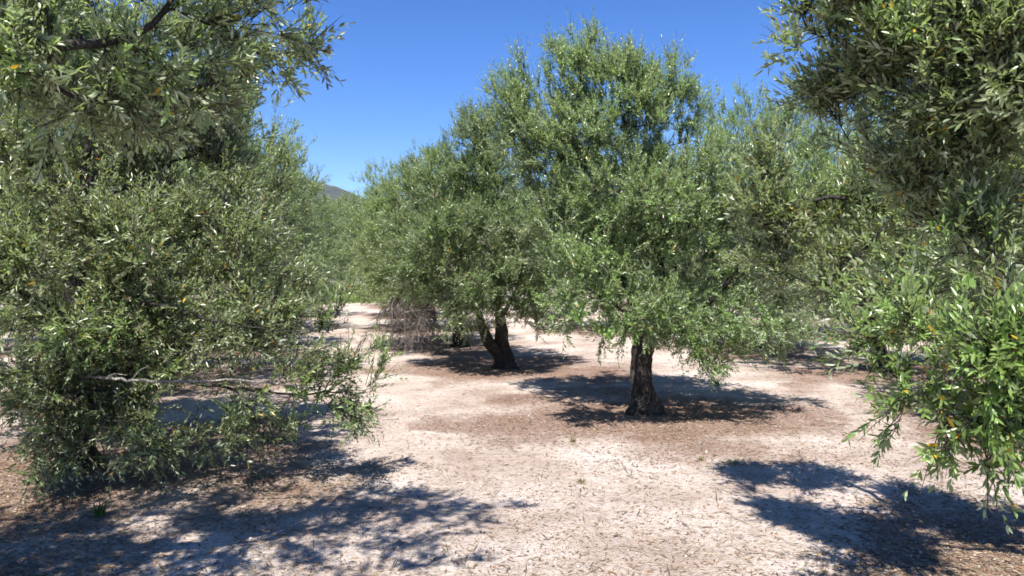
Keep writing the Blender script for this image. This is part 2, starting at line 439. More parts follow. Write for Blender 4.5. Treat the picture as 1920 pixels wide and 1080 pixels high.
def tree_T2():
    D = 12.0; x = (947 - 960) / F * D
    tr = trunk_from(x, D, (945, 663, D, .165), (942, 645, D, .15), (938, 610, D, .125), (936, 580, D, .10))
    l1 = poly((944, 668, D, .24), (927, 650, D - .08, .22), (914, 628, D - .15, .20), (906, 598, D - .2, .14), (850, 500, D - .3, .05), (830, 400, D, .025))
    l2 = poly((936, 590, D, .09), (930, 540, D, .07), (910, 430, D + .1, .05), (890, 280, D + .1, .02))
    l3 = poly((938, 600, D, .08), (965, 550, D, .06), (985, 470, D, .04), (990, 360, D, .02))
    l4 = poly((936, 585, D, .07), (930, 540, D + .8, .05), (925, 430, D + 1.2, .03))
    B = [blob(885, 262, D, 55, up=.7), blob(838, 310, D + .2, 42, up=.7, w=.6), blob(940, 290, D, 85, up=.6), blob(860, 350, D, 95, up=.4), blob(800, 360, D + .3, 60, up=.5),
         blob(965, 400, D, 100, up=.4), blob(830, 440, D - .5, 100, up=.2), blob(930, 480, D - .9, 105, up=.2), blob(890, 540, D - .9, 75, up=-.1), blob(970, 560, D - .7, 62, up=-.2),
         blob(1010, 510, D, 80), blob(800, 520, D, 70, up=0), blob(900, 420, D + 1, 130, w=.7), blob(860, 585, D - .7, 45, up=-.4, w=.7), blob(1010, 580, D - .2, 45, up=-.4, w=.6)]
    return done(olive_tree('olive_tree', gbase(x, D), [tr, l1, l2, l3, l4], B, 1650, 23, leaf=.050, trunk_k=30, tk=.72, keepf=.7, shoots=6, pairs=10, Ls=(.11, .26)),
                'olive tree with a forked dark trunk, second from the front beside the path')

def tree_T3():
    D = 15.2; x = (864 - 960) / F * D
    tr = trunk_from(x, D, (862, 640, D, .15), (858, 615, D, .13), (850, 585, D, .10), (845, 570, D, .09))
    l1 = poly((855, 605, D, .09), (830, 560, D - .3, .06), (790, 500, D - .4, .045), (760, 420, D - .3, .02))
    l2 = poly((848, 580, D, .08), (840, 520, D, .05), (810, 420, D, .03), (790, 340, D, .015))
    l3 = poly((846, 575, D, .08), (870, 520, D + .5, .05), (880, 420, D + .8, .02))
    B = [blob(780, 345, D, 48, up=.7), blob(750, 400, D, 62, up=.5), blob(810, 420, D, 85, up=.4), blob(730, 460, D - .4, 62, up=.2), blob(790, 500, D - .7, 80, up=.1), blob(745, 535, D - .7, 55, up=0),
         blob(840, 540, D, 75), blob(700, 505, D, 45), blob(860, 440, D + .8, 95), blob(800, 570, D - .6, 40, up=-.3, w=.6)]
    o = done(olive_tree('olive_tree', gbase(x, D), [tr, l1, l2, l3], B, 1000, 37, leaf=.053, trunk_k=20, shoots=6, Ls=(.12, .27)),
             'olive tree with a tangle of bare grey dead twigs hanging low at its left side')
    # dead brushwood: bare twigs drooping to the ground
    rng = np.random.default_rng(5); mb = MB(); b0 = np.array(o.location)
    for (px, py, dd) in ((790, 560, -.7), (770, 548, -.9), (815, 565, -.8), (745, 555, -1.0), (800, 580, -1.1)):
        p0 = at(px, py, D + dd) - b0
        stack = []
        for k in range(9):
            e = at(px + rng.uniform(-75, 40), py + rng.uniform(30, 105), D + dd - rng.uniform(-.2, .7)) - b0
            e[2] = max(e[2], .06); stack.append((p0, e, .011))
        for a, e, r in stack:
            c = (a + e) / 2 + rng.normal(0, .08, 3) + np.array([0, 0, .18]); t = np.linspace(0, 1, 7)[:, None]
            Q = (1 - t) ** 2 * a + 2 * t * (1 - t) * c + t ** 2 * e; Q[1:] += rng.normal(0, .02, (6, 3))
            tube(mb, Q, np.linspace(r, .003, 7), 4)
            for q in range(1, 7):
                for _ in range(5):
                    dv = norm(norm(e - a) * .7 + rng.normal(size=3) * .6 + [0, 0, -.15]) * rng.uniform(.12, .38)
                    T = np.array([Q[q], Q[q] + dv * .5 + rng.normal(0, .015, 3), Q[q] + dv]); T[:, 2] = np.maximum(T[:, 2], .03)
                    tube(mb, T, [.0045, .0035, .002], 3)
    d = mb.build('dead_branch', DEAD, o, smooth=False); d['label'] = 'bare grey dead twigs drooping to the ground'
    return o

def tree_L1():
    D = 6.0; x = -3.45
    tr = trunk_from(x, D, (150, 830, D, .15), (140, 760, D, .14), (150, 690, D, .13), (145, 600, D, .12), (150, 520, D, .11))
    l1 = poly((150, 540, D, .12), (148, 440, D, .10), (150, 360, D, .07), (158, 280, D, .058), (165, 215, D, .045), (150, 100, D, .03), (140, 20, D, .015))
    l2 = poly((150, 400, D, .065), (165, 350, D - .1, .06), (225, 295, D - .1, .045), (265, 240, D - .1, .04), (330, 150, D, .02))
    l3 = poly((150, 600, D, .08), (230, 560, D - .6, .035), (350, 590, D - .7, .02), (450, 610, D - .6, .012), (560, 620, D - .7, .008))
    l4 = poly((145, 660, D, .08), (220, 650, D - .2, .06), (330, 640, D + .2, .045), (450, 600, D + .6, .03), (540, 540, D + .8, .015))
    l5 = poly((150, 620, D, .07), (60, 560, D - .7, .05), (-60, 500, D - 1.2, .03))
    l6 = poly((145, 700, D, .07), (230, 705, D - .5, .03), (380, 730, D - .6, .02), (520, 740, D - .5, .012), (680, 740, D - .3, .006))
    l7 = poly((150, 540, D, .08), (180, 470, D + .6, .06), (260, 360, D + 1.0, .04), (320, 260, D + 1.0, .02))
    B = [blob(100, -20, D + .3, 190, up=.5), blob(300, 80, D + .4, 130, up=.5), blob(410, 200, D + .5, 85, up=.4, w=.8), blob(130, 120, D + .3, 170, up=.5), blob(280, 250, D + .6, 150, up=.4), blob(60, 300, D - .3, 150, up=.3), blob(330, 350, D + .8, 150, up=.4), blob(190, 460, D - .6, 140, up=.2), blob(360, 470, D - .2, 150, up=.2),
         blob(40, 500, D - .9, 160, up=.1), blob(250, 580, D - .8, 150, up=.1), blob(450, 480, D + .3, 90, up=.2), blob(530, 560, D + .6, 60, up=.2, w=.8), blob(440, 330, D + .8, 90, up=.4), blob(470, 560, D - .3, 100, up=.2, young=.3), 
         blob(590, 600, D - .9, 45, up=.7, young=.5, w=.55), blob(520, 640, D - .6, 90, up=.3, young=.45, w=.8), blob(640, 690, D - .4, 80, sq=.7, up=.3, young=.5, w=.9), blob(560, 720, D - .5, 60, sq=.6, up=.3, young=.5, w=.7), blob(430, 700, D - .6, 110, sq=.8, up=.1, young=.3, w=.8),
         blob(80, 680, D - .8, 150, up=-.1), blob(250, 720, D - .6, 140, up=-.1), blob(635, 775, D - .5, 65, sq=.5, up=.1, young=.5, w=.8), blob(560, 780, D - .6, 50, sq=.5, up=.1, young=.4, w=.5), blob(480, 800, D - .4, 80, sq=.7, up=-.1, w=.5, young=.3), blob(150, 800, D - .6, 130, sq=.7, up=-.3),
         blob(330, 820, D - .8, 120, sq=.5, up=-.2, w=.8), blob(60, 860, D - .9, 90, sq=.5, up=-.3, w=.6), blob(420, 850, D - .8, 60, sq=.4, up=-.1, w=.3),
         blob(150, 350, D + 1.2, 260, w=.6), blob(150, 560, D + 1.0, 250, w=.6), blob(380, 620, D + .8, 130, w=.6)]
    o = done(olive_tree('olive_tree', gbase(x, D), [tr, l1, l2, l3, l4, l5, l6, l7], B, 2600, 41, hi=True, gaps=[(at(175, 310, D - .4), .33), (at(175, 310, D - 1.0), .28)], leaf=.048, yellow=.006, shoots=6, pairs=9, Ls=(.11, .27), tk=.7, keepf=.36, yadd=.08, brown=.22, bare=.6, stem=1.35),
             'big olive tree filling the left side, low boughs spreading over the path edge')
    mb = MB(); b0 = np.array(o.location); rng = np.random.default_rng(8)
    Q = resample(np.array(poly((150, 705, D - .8, .011), (240, 712, D - 1.2, .009), (340, 716, D - 1.3, .008), (450, 714, D - 1.3, .007), (530, 720, D - 1.25, .006), (580, 728, D - 1.2, .004))), .05)
    Q[1:-1, :3] += rng.normal(0, .004, (len(Q) - 2, 3)); tube(mb, Q[:, :3] - b0, Q[:, 3], 7)
    for k in (8, 14, 21, 27, 31):
        if k < len(Q):
            a = Q[k, :3] - b0; e = a + np.array([rng.uniform(.08, .25), rng.uniform(-.1, .1), rng.uniform(-.12, .15)])
            tube(mb, [a, (a + e) / 2 + [0, 0, .02], e], [.006, .004, .002], 5)
    d = mb.build('bare_branch', PALE, o); d['label'] = 'long pale leafless branch reaching out level'
    return o

def tree_L0():
    x, D = -3.5, 2.7
    z = float(gh(x, D))
    tr = [(x, D, z - .08, .24), (x, D, z + .03, .2), (x + .03, D, .5, .16), (x - .02, D + .05, 1.0, .15), (x + .05, D, 1.5, .13)]
    l1 = [(x, D, 1.4, .1), (-3.1, 3.1, 2.1, .075), *[(*at(a, b, c), d) for a, b, c, d in ((40, 118, 3.0, .055), (130, 95, 3.1, .043), (250, 62, 3.3, .032), (310, 0, 3.4, .022), (330, -60, 3.5, .012))]]
    l2 = [(x, D, 1.4, .1), (-2.9, 3.0, 2.2, .07), *[(*at(a, b, c), d) for a, b, c, d in ((60, 120, 3.0, .035), (150, 190, 3.2, .025), (260, 200, 3.5, .016), (400, 150, 3.6, .008))]]
    l3 = [(x, D, 1.45, .1), (-2.8, 2.6, 2.3, .07), (-1.9, 2.7, 3.0, .045), (-1.1, 2.9, 3.3, .02)]
    l4 = [(x, D, 1.45, .1), (-3.3, 2.0, 2.4, .07), (-2.6, 1.3, 3.1, .04)]
    B = [blob(120, 40, 3.1, 150, up=.3), blob(300, 50, 3.3, 120, up=.2), blob(430, 70, 3.5, 95, up=.2), blob(540, 45, 3.7, 60, up=.1, w=.9), blob(590, 15, 3.7, 35, up=.2, w=.7), blob(480, 150, 3.9, 65, up=0, w=.9), blob(330, 180, 3.6, 95, up=0, w=.8),
         blob(560, 105, 3.9, 38, up=.0, w=.5), blob(150, 180, 3.3, 110, up=0), blob(20, 120, 2.9, 110, up=0),
         dict(c=np.array([-2.4, 2.3, 3.2]), r=np.array([1.0, .8, .6]), w=.4), dict(c=np.array([-1.1, 2.5, 3.3]), r=np.array([.75, .5, .4]), w=.45),
         dict(c=np.array([-3.2, 2.6, 3.0]), r=np.array([1.0, .9, .9])), dict(c=np.array([-2.2, 1.5, 3.2]), r=np.array([1.0, .7, .6])), dict(c=np.array([-.75, 3.05, 3.4]), r=np.array([.6, .35, .3]), w=.6), dict(c=np.array([-2.1, 3.1, 3.1]), r=np.array([.8, .5, .5]), w=.6)]
    return done(olive_tree('olive_tree', np.array([x, D, z]), [tr, l1, l2, l3, l4], B, 820, 53, hi=True, leaf=.048, yellow=.003, shoots=6, pairs=10, Ls=(.10, .25), trunk_k=18, tk=.75, brown=.22, bare=.4, stem=1.2),
                'olive tree whose branch overhangs the top left corner against the sky')

def tree_R0():
    x, D = 3.5, 2.9
    z = float(gh(x, D))
    tr = [(x, D, z - .08, .24), (x, D, z + .03, .2), (x + .03, D, .5, .16), (x - .02, D + .05, .9, .15), (x - .05, D, 1.3, .13)]
    l1 = [(x, D, 1.2, .1), (3.1, 3.2, 1.9, .07), (2.6, 3.5, 2.4, .03), (2.15, 3.5, 2.8, .015), (1.8, 3.5, 3.0, .006)]
    l2 = [(x, D, 1.2, .1), (3.0, 3.2, 1.5, .04), (2.4, 3.75, 1.7, .012), *[(*at(a, b, c), d) for a, b, c, d in ((1700, 440, 4.3, .014), (1620, 400, 4.6, .010), (1560, 385, 4.7, .007), (1480, 380, 4.75, .005), (1420, 330, 4.75, .004))]]
    l3 = [(x, D, 1.0, .1), (2.9, 2.8, 1.3, .06), (2.3, 2.7, 1.45, .035), (1.85, 2.65, 1.35, .018), (1.45, 2.6, 1.1, .008)]
    l4 = [(x, D, 1.3, .1), (3.0, 2.6, 2.2, .07), (2.3, 2.5, 2.9, .04), (1.8, 2.6, 3.2, .02)]
    l5 = [(x, D, 1.3, .09), (3.6, 3.6, 2.0, .06), (3.3, 4.3, 2.6, .03)]
    l6 = [(x, D, .9, .08), (2.9, 2.9, 1.0, .05), (2.3, 2.9, .95, .025), (1.9, 2.85, .75, .01)]
    B = [blob(1640, 60, 3.25, 105, up=.4), blob(1760, 110, 3.15, 130, up=.3), blob(1860, 40, 3.05, 110, up=.3), blob(1540, 30, 3.4, 55, up=.4, w=.8), blob(1620, 190, 3.5, 95, up=.2), blob(1730, 260, 3.4, 110, up=.1), blob(1860, 220, 3.1, 130, up=.1),
         blob(1475, 95, 3.8, 24, up=.5, w=.5), blob(1500, 180, 3.8, 40, up=.3, w=.5), blob(1450, 310, 4.75, 46, up=.6, w=1.1, young=.35), blob(1430, 400, 4.75, 50, up=.5, w=1.1, young=.3), blob(1510, 430, 4.7, 75, up=.5, w=1.0, young=.3), blob(1590, 360, 4.7, 70, up=.5, w=1.0, young=.3), blob(1640, 470, 4.6, 60, up=.4, w=.8, young=.3), blob(1620, 265, 3.5, 50, up=.3, w=.8), blob(1560, 540, 4.6, 60, up=.2, w=.6), blob(1450, 500, 4.7, 50, up=.2, w=.5, young=.3),
         blob(1900, 650, 2.6, 65, up=.4, young=.75, w=1.0), blob(1840, 690, 2.65, 75, up=.35, young=.7, w=1.0), blob(1790, 640, 2.8, 38, up=.4, young=.6, w=.7), blob(1730, 720, 2.75, 60, up=.25, young=.6, w=1.1), blob(1665, 690, 2.9, 38, up=.25, young=.55, w=1.0), blob(1890, 780, 2.6, 65, up=.1, young=.6, w=.8), blob(1800, 790, 2.7, 45, up=.1, young=.55, w=.6), blob(1880, 850, 2.7, 45, up=-.1, young=.5, w=.9), blob(1800, 840, 2.75, 35, up=-.1, young=.5, w=.6), blob(1660, 770, 2.9, 26, up=0, young=.4, w=.7), blob(1990, 700, 2.7, 110, w=.6),
         blob(1618, 660, 2.9, 26, up=.2, young=.5, w=.8), blob(1700, 620, 2.8, 26, up=.5, young=.6, w=.5), blob(1860, 585, 2.7, 30, up=.5, young=.7, w=.5), blob(1750, 830, 2.75, 24, up=-.1, young=.5, w=.4), blob(1690, 800, 2.85, 18, up=0, young=.5, w=.35),
         blob(1850, 430, 3.2, 85, up=.3, w=1.0), blob(1740, 400, 3.6, 80, up=.3, w=.8), blob(1690, 560, 3.2, 60, up=.4, young=.4, w=.7), blob(1620, 610, 3.1, 45, up=.3, young=.45, w=.7), blob(1880, 400, 3.9, 120, up=.1, w=.9), blob(1800, 420, 4.2, 100, up=.1, w=.7), blob(1990, 300, 3.6, 200, w=.8),
         dict(c=np.array([3.5, 2.4, 3.0]), r=np.array([.8, .8, .7]), w=.7), dict(c=np.array([3.4, 3.2, 2.6]), r=np.array([.7, .5, .6]), w=.6)]
    return done(olive_tree('olive_tree', np.array([x, D, z]), [tr, l1, l2, l3, l4, l5, l6], B, 1520, 67, hi=True, leaf=.048, yellow=.011, shoots=6, pairs=9, Ls=(.11, .25), trunk_k=18, tk=.7, keepf=.36, yadd=.2, bare=.35),
                'near olive tree at the right edge with large bright leaves, some of them yellow')

def generic(seed, x, y, H=4.3, Rc=1.9, n=520, label=''):
    rng = np.random.default_rng(seed); z = float(gh(x, y)); b = np.array([x, y, z])
    lean = rng.normal(0, .12, 2); top = .95 + rng.uniform(0, .25)
    tr = [(x, y, z - .08, .23), (x, y, z + .03, .19), (x + lean[0] * .4, y + lean[1] * .4, z + .45, .14), (x + lean[0], y + lean[1], z + top, .12)]
    P = [tr]; a0 = rng.random() * 6.28
    nl = 4
    for k in range(nl):
        a = a0 + k * 2 * PI / nl + rng.normal(0, .25); r = Rc * rng.uniform(.55, .75); h = H * rng.uniform(.62, .85)
        p1 = np.array([x + lean[0], y + lean[1], z + top - rng.uniform(0, .25)]); p3 = np.array([x + math.cos(a) * r, y + math.sin(a) * r, z + h])
        p2 = p1 * .5 + p3 * .5 + np.array([math.cos(a) * .2, math.sin(a) * .2, -.15])
        P.append([(*p1, .085), (*p2, .05), (*p3, .015)])
    B = []
    for k in range(20):
        u = (k + .5) / 20; h = (.30 + .64 * u); prof = (1 - max(0, h - .5) ** 2 / .30) ** .5 * (.75 + .25 * min(1, (h - .2) / .25)); a = k * 2.4 + a0
        rr = Rc * prof * rng.uniform(.5, .72); s = Rc * rng.uniform(.28, .42)
        B.append(dict(c=b + [math.cos(a) * rr, math.sin(a) * rr, H * h * rng.uniform(.95, 1.03) - .1], r=np.array([s, s, s * .9]), up=.7 if h > .75 else .3 if h > .5 else -.1, young=rng.uniform(.05, .3)))
    for k in range(5):
        a = k * 1.26 + a0; B.append(dict(c=b + [math.cos(a) * Rc * .7, math.sin(a) * Rc * .7, H * .22], r=np.array([.6, .6, .35]), up=-.3, young=.2, w=1.0))
    B.append(dict(c=b + [0, 0, H * .55], r=np.array([Rc * .6, Rc * .6, H * .3]), w=.6))
    return olive_tree('olive_tree', b, P, B, n, seed, leaf=.055, trunk_k=16, shoots=6, pairs=9, Ls=(.12, .27))

tree_T1(); tree_T2(); tree_T3(); tree_L1(); tree_L0(); tree_R0()

G1 = done(generic(101, -5.0, 10.6, 4.5, 2.3, 1300), 'bushy olive tree just behind the big left tree, right flank on the path')
G2 = done(generic(202, 4.75, 14.4, 5.1, 2.0, 1100), 'tall pale olive tree behind the middle tree to its right, second highest against the sky')
G3 = done(generic(303, 5.75, 7.4, 4.0, 2.0, 1100), 'dark shaded olive tree behind the bright near boughs at the right edge')
GEN = [G1, G2, G3]
SPOTS = [  # x, y, source, scale, label
    (-5.3, 14.8, 1, .86, 'third olive tree back along the left edge of the path'),
    (-6.6, 19.0, 2, 1.12, 'fourth olive tree back along the left edge of the path'),
    (-7.8, 24.0, 0, 1.05, 'fifth olive tree back along the left edge of the path'),
    (-9.7, 30.0, 1, .95, 'farthest olive tree on the left edge of the path, by the green grass'),
    (-2.45, 19.4, 0, .98, 'olive tree with low skirt behind the dead twigs, right edge of path'),
    (-3.3, 24.6, 2, 1.0, 'fifth olive tree back along the right edge of the path'),
    (-4.7, 31.0, 1, .82, 'sixth olive tree back along the right edge of the path'),
    (-6.9, 38.0, 0, 1.15, 'small looking olive tree at the far right end of the path'),
    (8.3, 17.6, 2, 1.1, 'pale sunlit olive tree far back between the middle tree and right edge'),
    (2.6, 19.0, 0, 1.0, 'olive tree in the row behind, seen under the crown left of the middle trunk'),
    (5.7, 11.6, 0, .95, 'olive tree mostly hidden behind the right edge boughs'),
    (1.0, 24.5, 1, .85, 'olive tree far back between the two front trunks'),
    (6.1, 24.0, 2, 1.02, 'olive tree far back whose trunk stands right of the middle trunk'),
    (11.5, 24.5, 0, 1.05, 'olive tree far back in the gap beside the right bough'),
    (-11.0, 41.0, 2, 1.35, 'olive tree closing the far end of the path below the hill'),
    (-14.0, 44.0, 0, 1.3, 'olive tree at the far end beyond the grass, left of the gap'),
    (-9.7, 46.0, 1, 1.15, 'highest looking olive tree of the far end under the hill skyline'),
    (-.5, 33.0, 0, 1.0, 'distant olive tree in the back row behind the forked trunk'),
    (4.5, 32.0, 1, .85, 'distant olive tree in the back row behind the middle trunk'),
    (10.0, 33.0, 2, 1.05, 'distant olive tree in the back row right of the middle tree'),
    (16.5, 31.0, 1, .9, 'distant olive tree in the back row behind the right bough'),
    (11.6, 16.0, 2, 1.05, 'olive tree behind the dark shaded tree at the right edge'),
    (-9.2, 9.0, 1, .8, 'olive tree of the next row seen through the big left tree'),
    (-10.6, 14.5, 0, 1.0, 'olive tree of the next row behind the big left tree, farther back'),
]
rs = np.random.default_rng(77)
for (x, y, g, s, lab) in SPOTS:
    o = dup(GEN[g], (x, y, float(gh(x, y))), rs.random() * 6.28, s); done(o, lab)

# ------------------------------------------------------------------ ground
def axis(lo, hi, near, step, grow):
    a = [0.0]; s = step
    while a[-1] < hi: a.append(a[-1] + s); s = step if a[-1] < near else s * grow
    b = [0.0]; s = step
    while b[-1] > lo: b.append(b[-1] - s); s = step if b[-1] > -near else s * grow
    return np.array(sorted(set(b + a)))
def litter_mask(x, y):
    m = np.zeros_like(x); wob = (n2(x, y, 1.3, 4, 61) - .5) * 2.2 + (n2(x, y, 6, 3, 62) - .5) * .8
    for bx, by in BASES:
        d = np.sqrt((x - bx) ** 2 + (y - by) ** 2) + wob
        m = np.maximum(m, 1 - np.clip((d - .5) / 2.1, 0, 1))
    return np.clip(m * 1.25 + (n2(x, y, .8, 4, 31) - .55) * 1.2, 0, 1) * np.clip(m * 4, 0, 1)
gx = axis(-1500, 1500, 9, .05, 1.11); gy = axis(-300, 3500, 14, .05, 1.11)
X, Y = np.meshgrid(gx, gy)
Z = gh(X, Y)
lm = litter_mask(X, Y)
gr = np.clip(1 - np.sqrt(((X + 9.6) / 2.6) ** 2 + ((Y - 44) / 8) ** 2), 0, 1)
nx, ny = len(gx), len(gy)
ii = (np.arange(ny - 1)[:, None] * nx + np.arange(nx - 1)[None]).ravel()
fq = np.stack([ii, ii + 1, ii + nx + 1, ii + nx], -1)
def ground_material():
    m, nt, N, L = newmat('sandy_soil')
    tc = N('ShaderNodeTexCoord')
    def noise(scale, det=4, rough=.6, vec=None):
        n = N('ShaderNodeTexNoise'); n.inputs['Scale'].default_value = scale; n.inputs['Detail'].default_value = det; n.inputs['Roughness'].default_value = rough
        L(vec or tc.outputs['Object'], n.inputs[0]); return n.outputs[0]
    a = N('ShaderNodeAttribute'); a.attribute_name = 'tint'
    sp = N('ShaderNodeSeparateColor'); L(a.outputs['Color'], sp.inputs[0])
    big = ramp(nt, [(.34, (.41, .325, .28)), (.5, (.56, .475, .425)), (.62, (.65, .575, .53))]); L(noise(.9, 5), big.inputs[0])
    fine = ramp(nt, [(.34, (.60, .54, .50)), (.46, (.92, .89, .87)), (.58, (1.06, 1.05, 1.04))]); L(noise(16, 7, .72), fine.inputs[0])
    c = mixc(nt, big.outputs[0], fine.outputs[0], .85, 'MULTIPLY')
    # straw and fragments
    st = ramp(nt, [(.57, (0, 0, 0)), (.64, (1, 1, 1))]); L(noise(45, 5, .7), st.inputs[0])
    c = mixc(nt, c, (.25, .19, .13), st.outputs[0])
    dk = ramp(nt, [(.66, (0, 0, 0)), (.71, (1, 1, 1))]); L(noise(70, 3, .6), dk.inputs[0])
    c = mixc(nt, c, (.10, .075, .06), dk.outputs[0])
    # leaf litter under the crowns
    lc = ramp(nt, [(.3, (.09, .048, .034)), (.5, (.21, .118, .085)), (.7, (.36, .24, .18))]); L(noise(38, 6, .75), lc.inputs[0])
    ad = N('ShaderNodeMath'); ad.operation = 'ADD'; L(sp.outputs[0], ad.inputs[0]); L(noise(13, 7, .78), ad.inputs[1])
    lf = ramp(nt, [(.62, (0, 0, 0)), (1.0, (1, 1, 1))]); sc_ = N('ShaderNodeMath'); sc_.operation = 'MULTIPLY'; sc_.inputs[1].default_value = .72; L(ad.outputs[0], sc_.inputs[0])
    lf = ramp(nt, [(.50, (0, 0, 0)), (.92, (.78, .78, .78))]); L(sc_.outputs[0], lf.inputs[0])
    c = mixc(nt, c, lc.outputs[0], lf.outputs[0])
    c = mixc(nt, c, (.10, .15, .04), sp.outputs[1])
    pb = N('ShaderNodeBsdfPrincipled'); L(c, pb.inputs['Base Color']); pb.inputs['Roughness'].default_value = .95; pb.inputs['Specular IOR Level'].default_value = .15
    bp = N('ShaderNodeBump'); bp.inputs['Strength'].default_value = .9; bp.inputs['Distance'].default_value = .04
    h = N('ShaderNodeMath'); h.operation = 'ADD'; L(noise(14, 8, .7), h.inputs[0]); L(noise(60, 4, .6), h.inputs[1]); L(h.outputs[0], bp.inputs['Height'])
    L(bp.outputs[0], pb.inputs['Normal'])
    o = N('ShaderNodeOutputMaterial'); L(pb.outputs[0], o.inputs[0]); return m
g = mesh_obj('ground', np.stack([X, Y, Z], -1).reshape(-1, 3), fq.ravel(), np.full(len(fq), 4), ground_material(), None,
             np.stack([lm.ravel(), np.clip(gr.ravel() * 2.2, 0, 1), lm.ravel() * 0], -1), True)
tag(g, kind='structure')

# ------------------------------------------------------------------ far hill
def hill():
    a = np.linspace(-1.2, 1.2, 260); r = np.linspace(700, 2300, 60); Aa, Rr = np.meshgrid(a, r)
    hx = np.sin(Aa) * Rr; hy = np.cos(Aa) * Rr
    e = np.interp(Aa, [-1.2, -.7, -.45, -.255, -.21, -.15, 0, .3, 1.2], [.06, .12, .135, .110, .098, .075, .055, .05, .04])
    sh = np.clip((Rr - 700) / 900, 0, 1); sh = sh * sh * (3 - 2 * sh)
    h = sh * e * 1600 * (.80 + .4 * n2(hx, hy, .006, 5, 3)) - 2
    n = len(a); i = (np.arange(len(r) - 1)[:, None] * n + np.arange(n - 1)[None]).ravel()
    f = np.stack([i, i + 1, i + n + 1, i + n], -1)
    m, nt, N, L = newmat('scrub_hillside'); tc = N('ShaderNodeTexCoord'); ns = N('ShaderNodeTexNoise'); ns.inputs['Scale'].default_value = .02; ns.inputs['Detail'].default_value = 8; L(tc.outputs['Object'], ns.inputs[0])
    rp = ramp(nt, [(.35, (.020, .028, .022)), (.55, (.036, .045, .036)), (.72, (.08, .078, .07))]); L(ns.outputs[0], rp.inputs[0])
    pb = N('ShaderNodeBsdfPrincipled'); L(rp.outputs[0], pb.inputs['Base Color']); pb.inputs['Roughness'].default_value = 1
    o = N('ShaderNodeOutputMaterial'); L(pb.outputs[0], o.inputs[0])
    tag(mesh_obj('hill', np.stack([hx, hy, h], -1).reshape(-1, 3), f.ravel(), np.full(len(f), 4), m, None, None, True), kind='structure')
hill()

# ------------------------------------------------------------------ fallen leaves, straw, stones
rng = np.random.default_rng(9)
def scatter(n, dmin=2.6, dmax=16):
    u = rng.random(n); D = 1 / (1 / dmin + u * (1 / dmax - 1 / dmin))
    x = (rng.random(n) * 2.3 - 1.15) * .68 * D
    return x, D
def flat_leaves(x, y, ln, wd, lift, cols):
    n = len(x); a = rng.random(n) * 2 * PI; z = gh(x, y) + lift
    d = np.stack([np.cos(a), np.sin(a), rng.normal(0, .18, n)], -1); s = np.stack([-np.sin(a), np.cos(a), rng.normal(0, .35, n)], -1)
    c = np.stack([x, y, z], -1); up = np.array([0, 0, 1.0])
    k = rng.uniform(.0, .25, n)
    V = np.stack([c - d * ln[:, None] / 2, c + s * wd[:, None] + up * (k * ln * .3)[:, None], c + d * ln[:, None] / 2, c - s * wd[:, None] + up * (k * ln * .3)[:, None]], 1)
    V[..., 2] = np.maximum(V[..., 2], gh(V[..., 0], V[..., 1]) + .002)
    f = np.arange(n * 4)
    return V.reshape(-1, 3), f, np.full(n, 4), np.repeat(cols, 4, 0)
x, y = scatter(150000); m = litter_mask(x, y); keep = rng.random(len(x)) < (.10 + .90 * m); x = x[keep]; y = y[keep]; n = len(x)
pal = np.array([(.20, .12, .07), (.30, .20, .12), (.12, .08, .055), (.36, .29, .20), (.26, .15, .08), (.15, .13, .09), (.42, .36, .28), (.24, .17, .11)])
cols = pal[rng.integers(0, len(pal), n)] * rng.uniform(.7, 1.15, (n, 1))
V, f, t, c = flat_leaves(x, y, rng.uniform(.022, .058, n), rng.uniform(.003, .0065, n), .004, cols)
tag(mesh_obj('leaf_litter', V, f, t, LITTER, None, c), 'dry brown olive leaves scattered over the sandy soil', 'leaf litter', kind='stuff')
x, y = scatter(22000, 2.6, 11); n = len(x)
pal = np.array([(.42, .34, .22), (.34, .27, .18), (.25, .2, .14)]); cols = pal[rng.integers(0, 3, n)] * rng.uniform(.7, 1.1, (n, 1))
ln = rng.uniform(.04, .12, n); wd = rng.uniform(.0008, .0017, n); tw = rng.random(n) < .03; ln[tw] *= 2.2; wd[tw] *= 2.6; cols[tw] *= .45
V, f, t, c = flat_leaves(x, y, ln, wd, .006, cols)
tag(mesh_obj('straw', V, f, t, LITTER, None, c), 'short bits of dry straw lying on the pale soil', 'straw', kind='stuff')
# gravel
x, y = scatter(6000, 2.6, 12); n = len(x); r = rng.gamma(2., .0016, n) + .002
ico = np.array([(0, 0, 1), (.894, 0, .447), (.276, .851, .447), (-.724, .526, .447), (-.724, -.526, .447), (.276, -.851, .447), (.724, .526, -.447), (-.276, .851, -.447), (-.894, 0, -.447), (-.276, -.851, -.447), (.724, -.526, -.447), (0, 0, -1)])
icf = np.array([(0,1,2),(0,2,3),(0,3,4),(0,4,5),(0,5,1),(1,6,2),(2,7,3),(3,8,4),(4,9,5),(5,10,1),(2,6,7),(3,7,8),(4,8,9),(5,9,10),(1,10,6),(11,7,6),(11,8,7),(11,9,8),(11,10,9),(11,6,10)])
V = np.stack([x, y, gh(x, y) + r * .3], -1)[:, None] + ico[None] * (r[:, None] * rng.uniform(.6, 1.3, (n, 3)))[:, None] * rng.uniform(.8, 1.2, (n, 12, 1))
f = (np.arange(n)[:, None, None] * 12 + icf[None]).ravel()
cols = np.array([(.36, .30, .26), (.25, .20, .17), (.42, .36, .32)])[rng.integers(0, 3, n)] * rng.uniform(.7, 1.1, (n, 1))
tag(mesh_obj('gravel', V.reshape(-1, 3), f, np.full(n * 20, 3), STONE, None, np.repeat(cols, 12, 0)), 'small pale stones and clods on the sandy soil', 'gravel', kind='stuff')

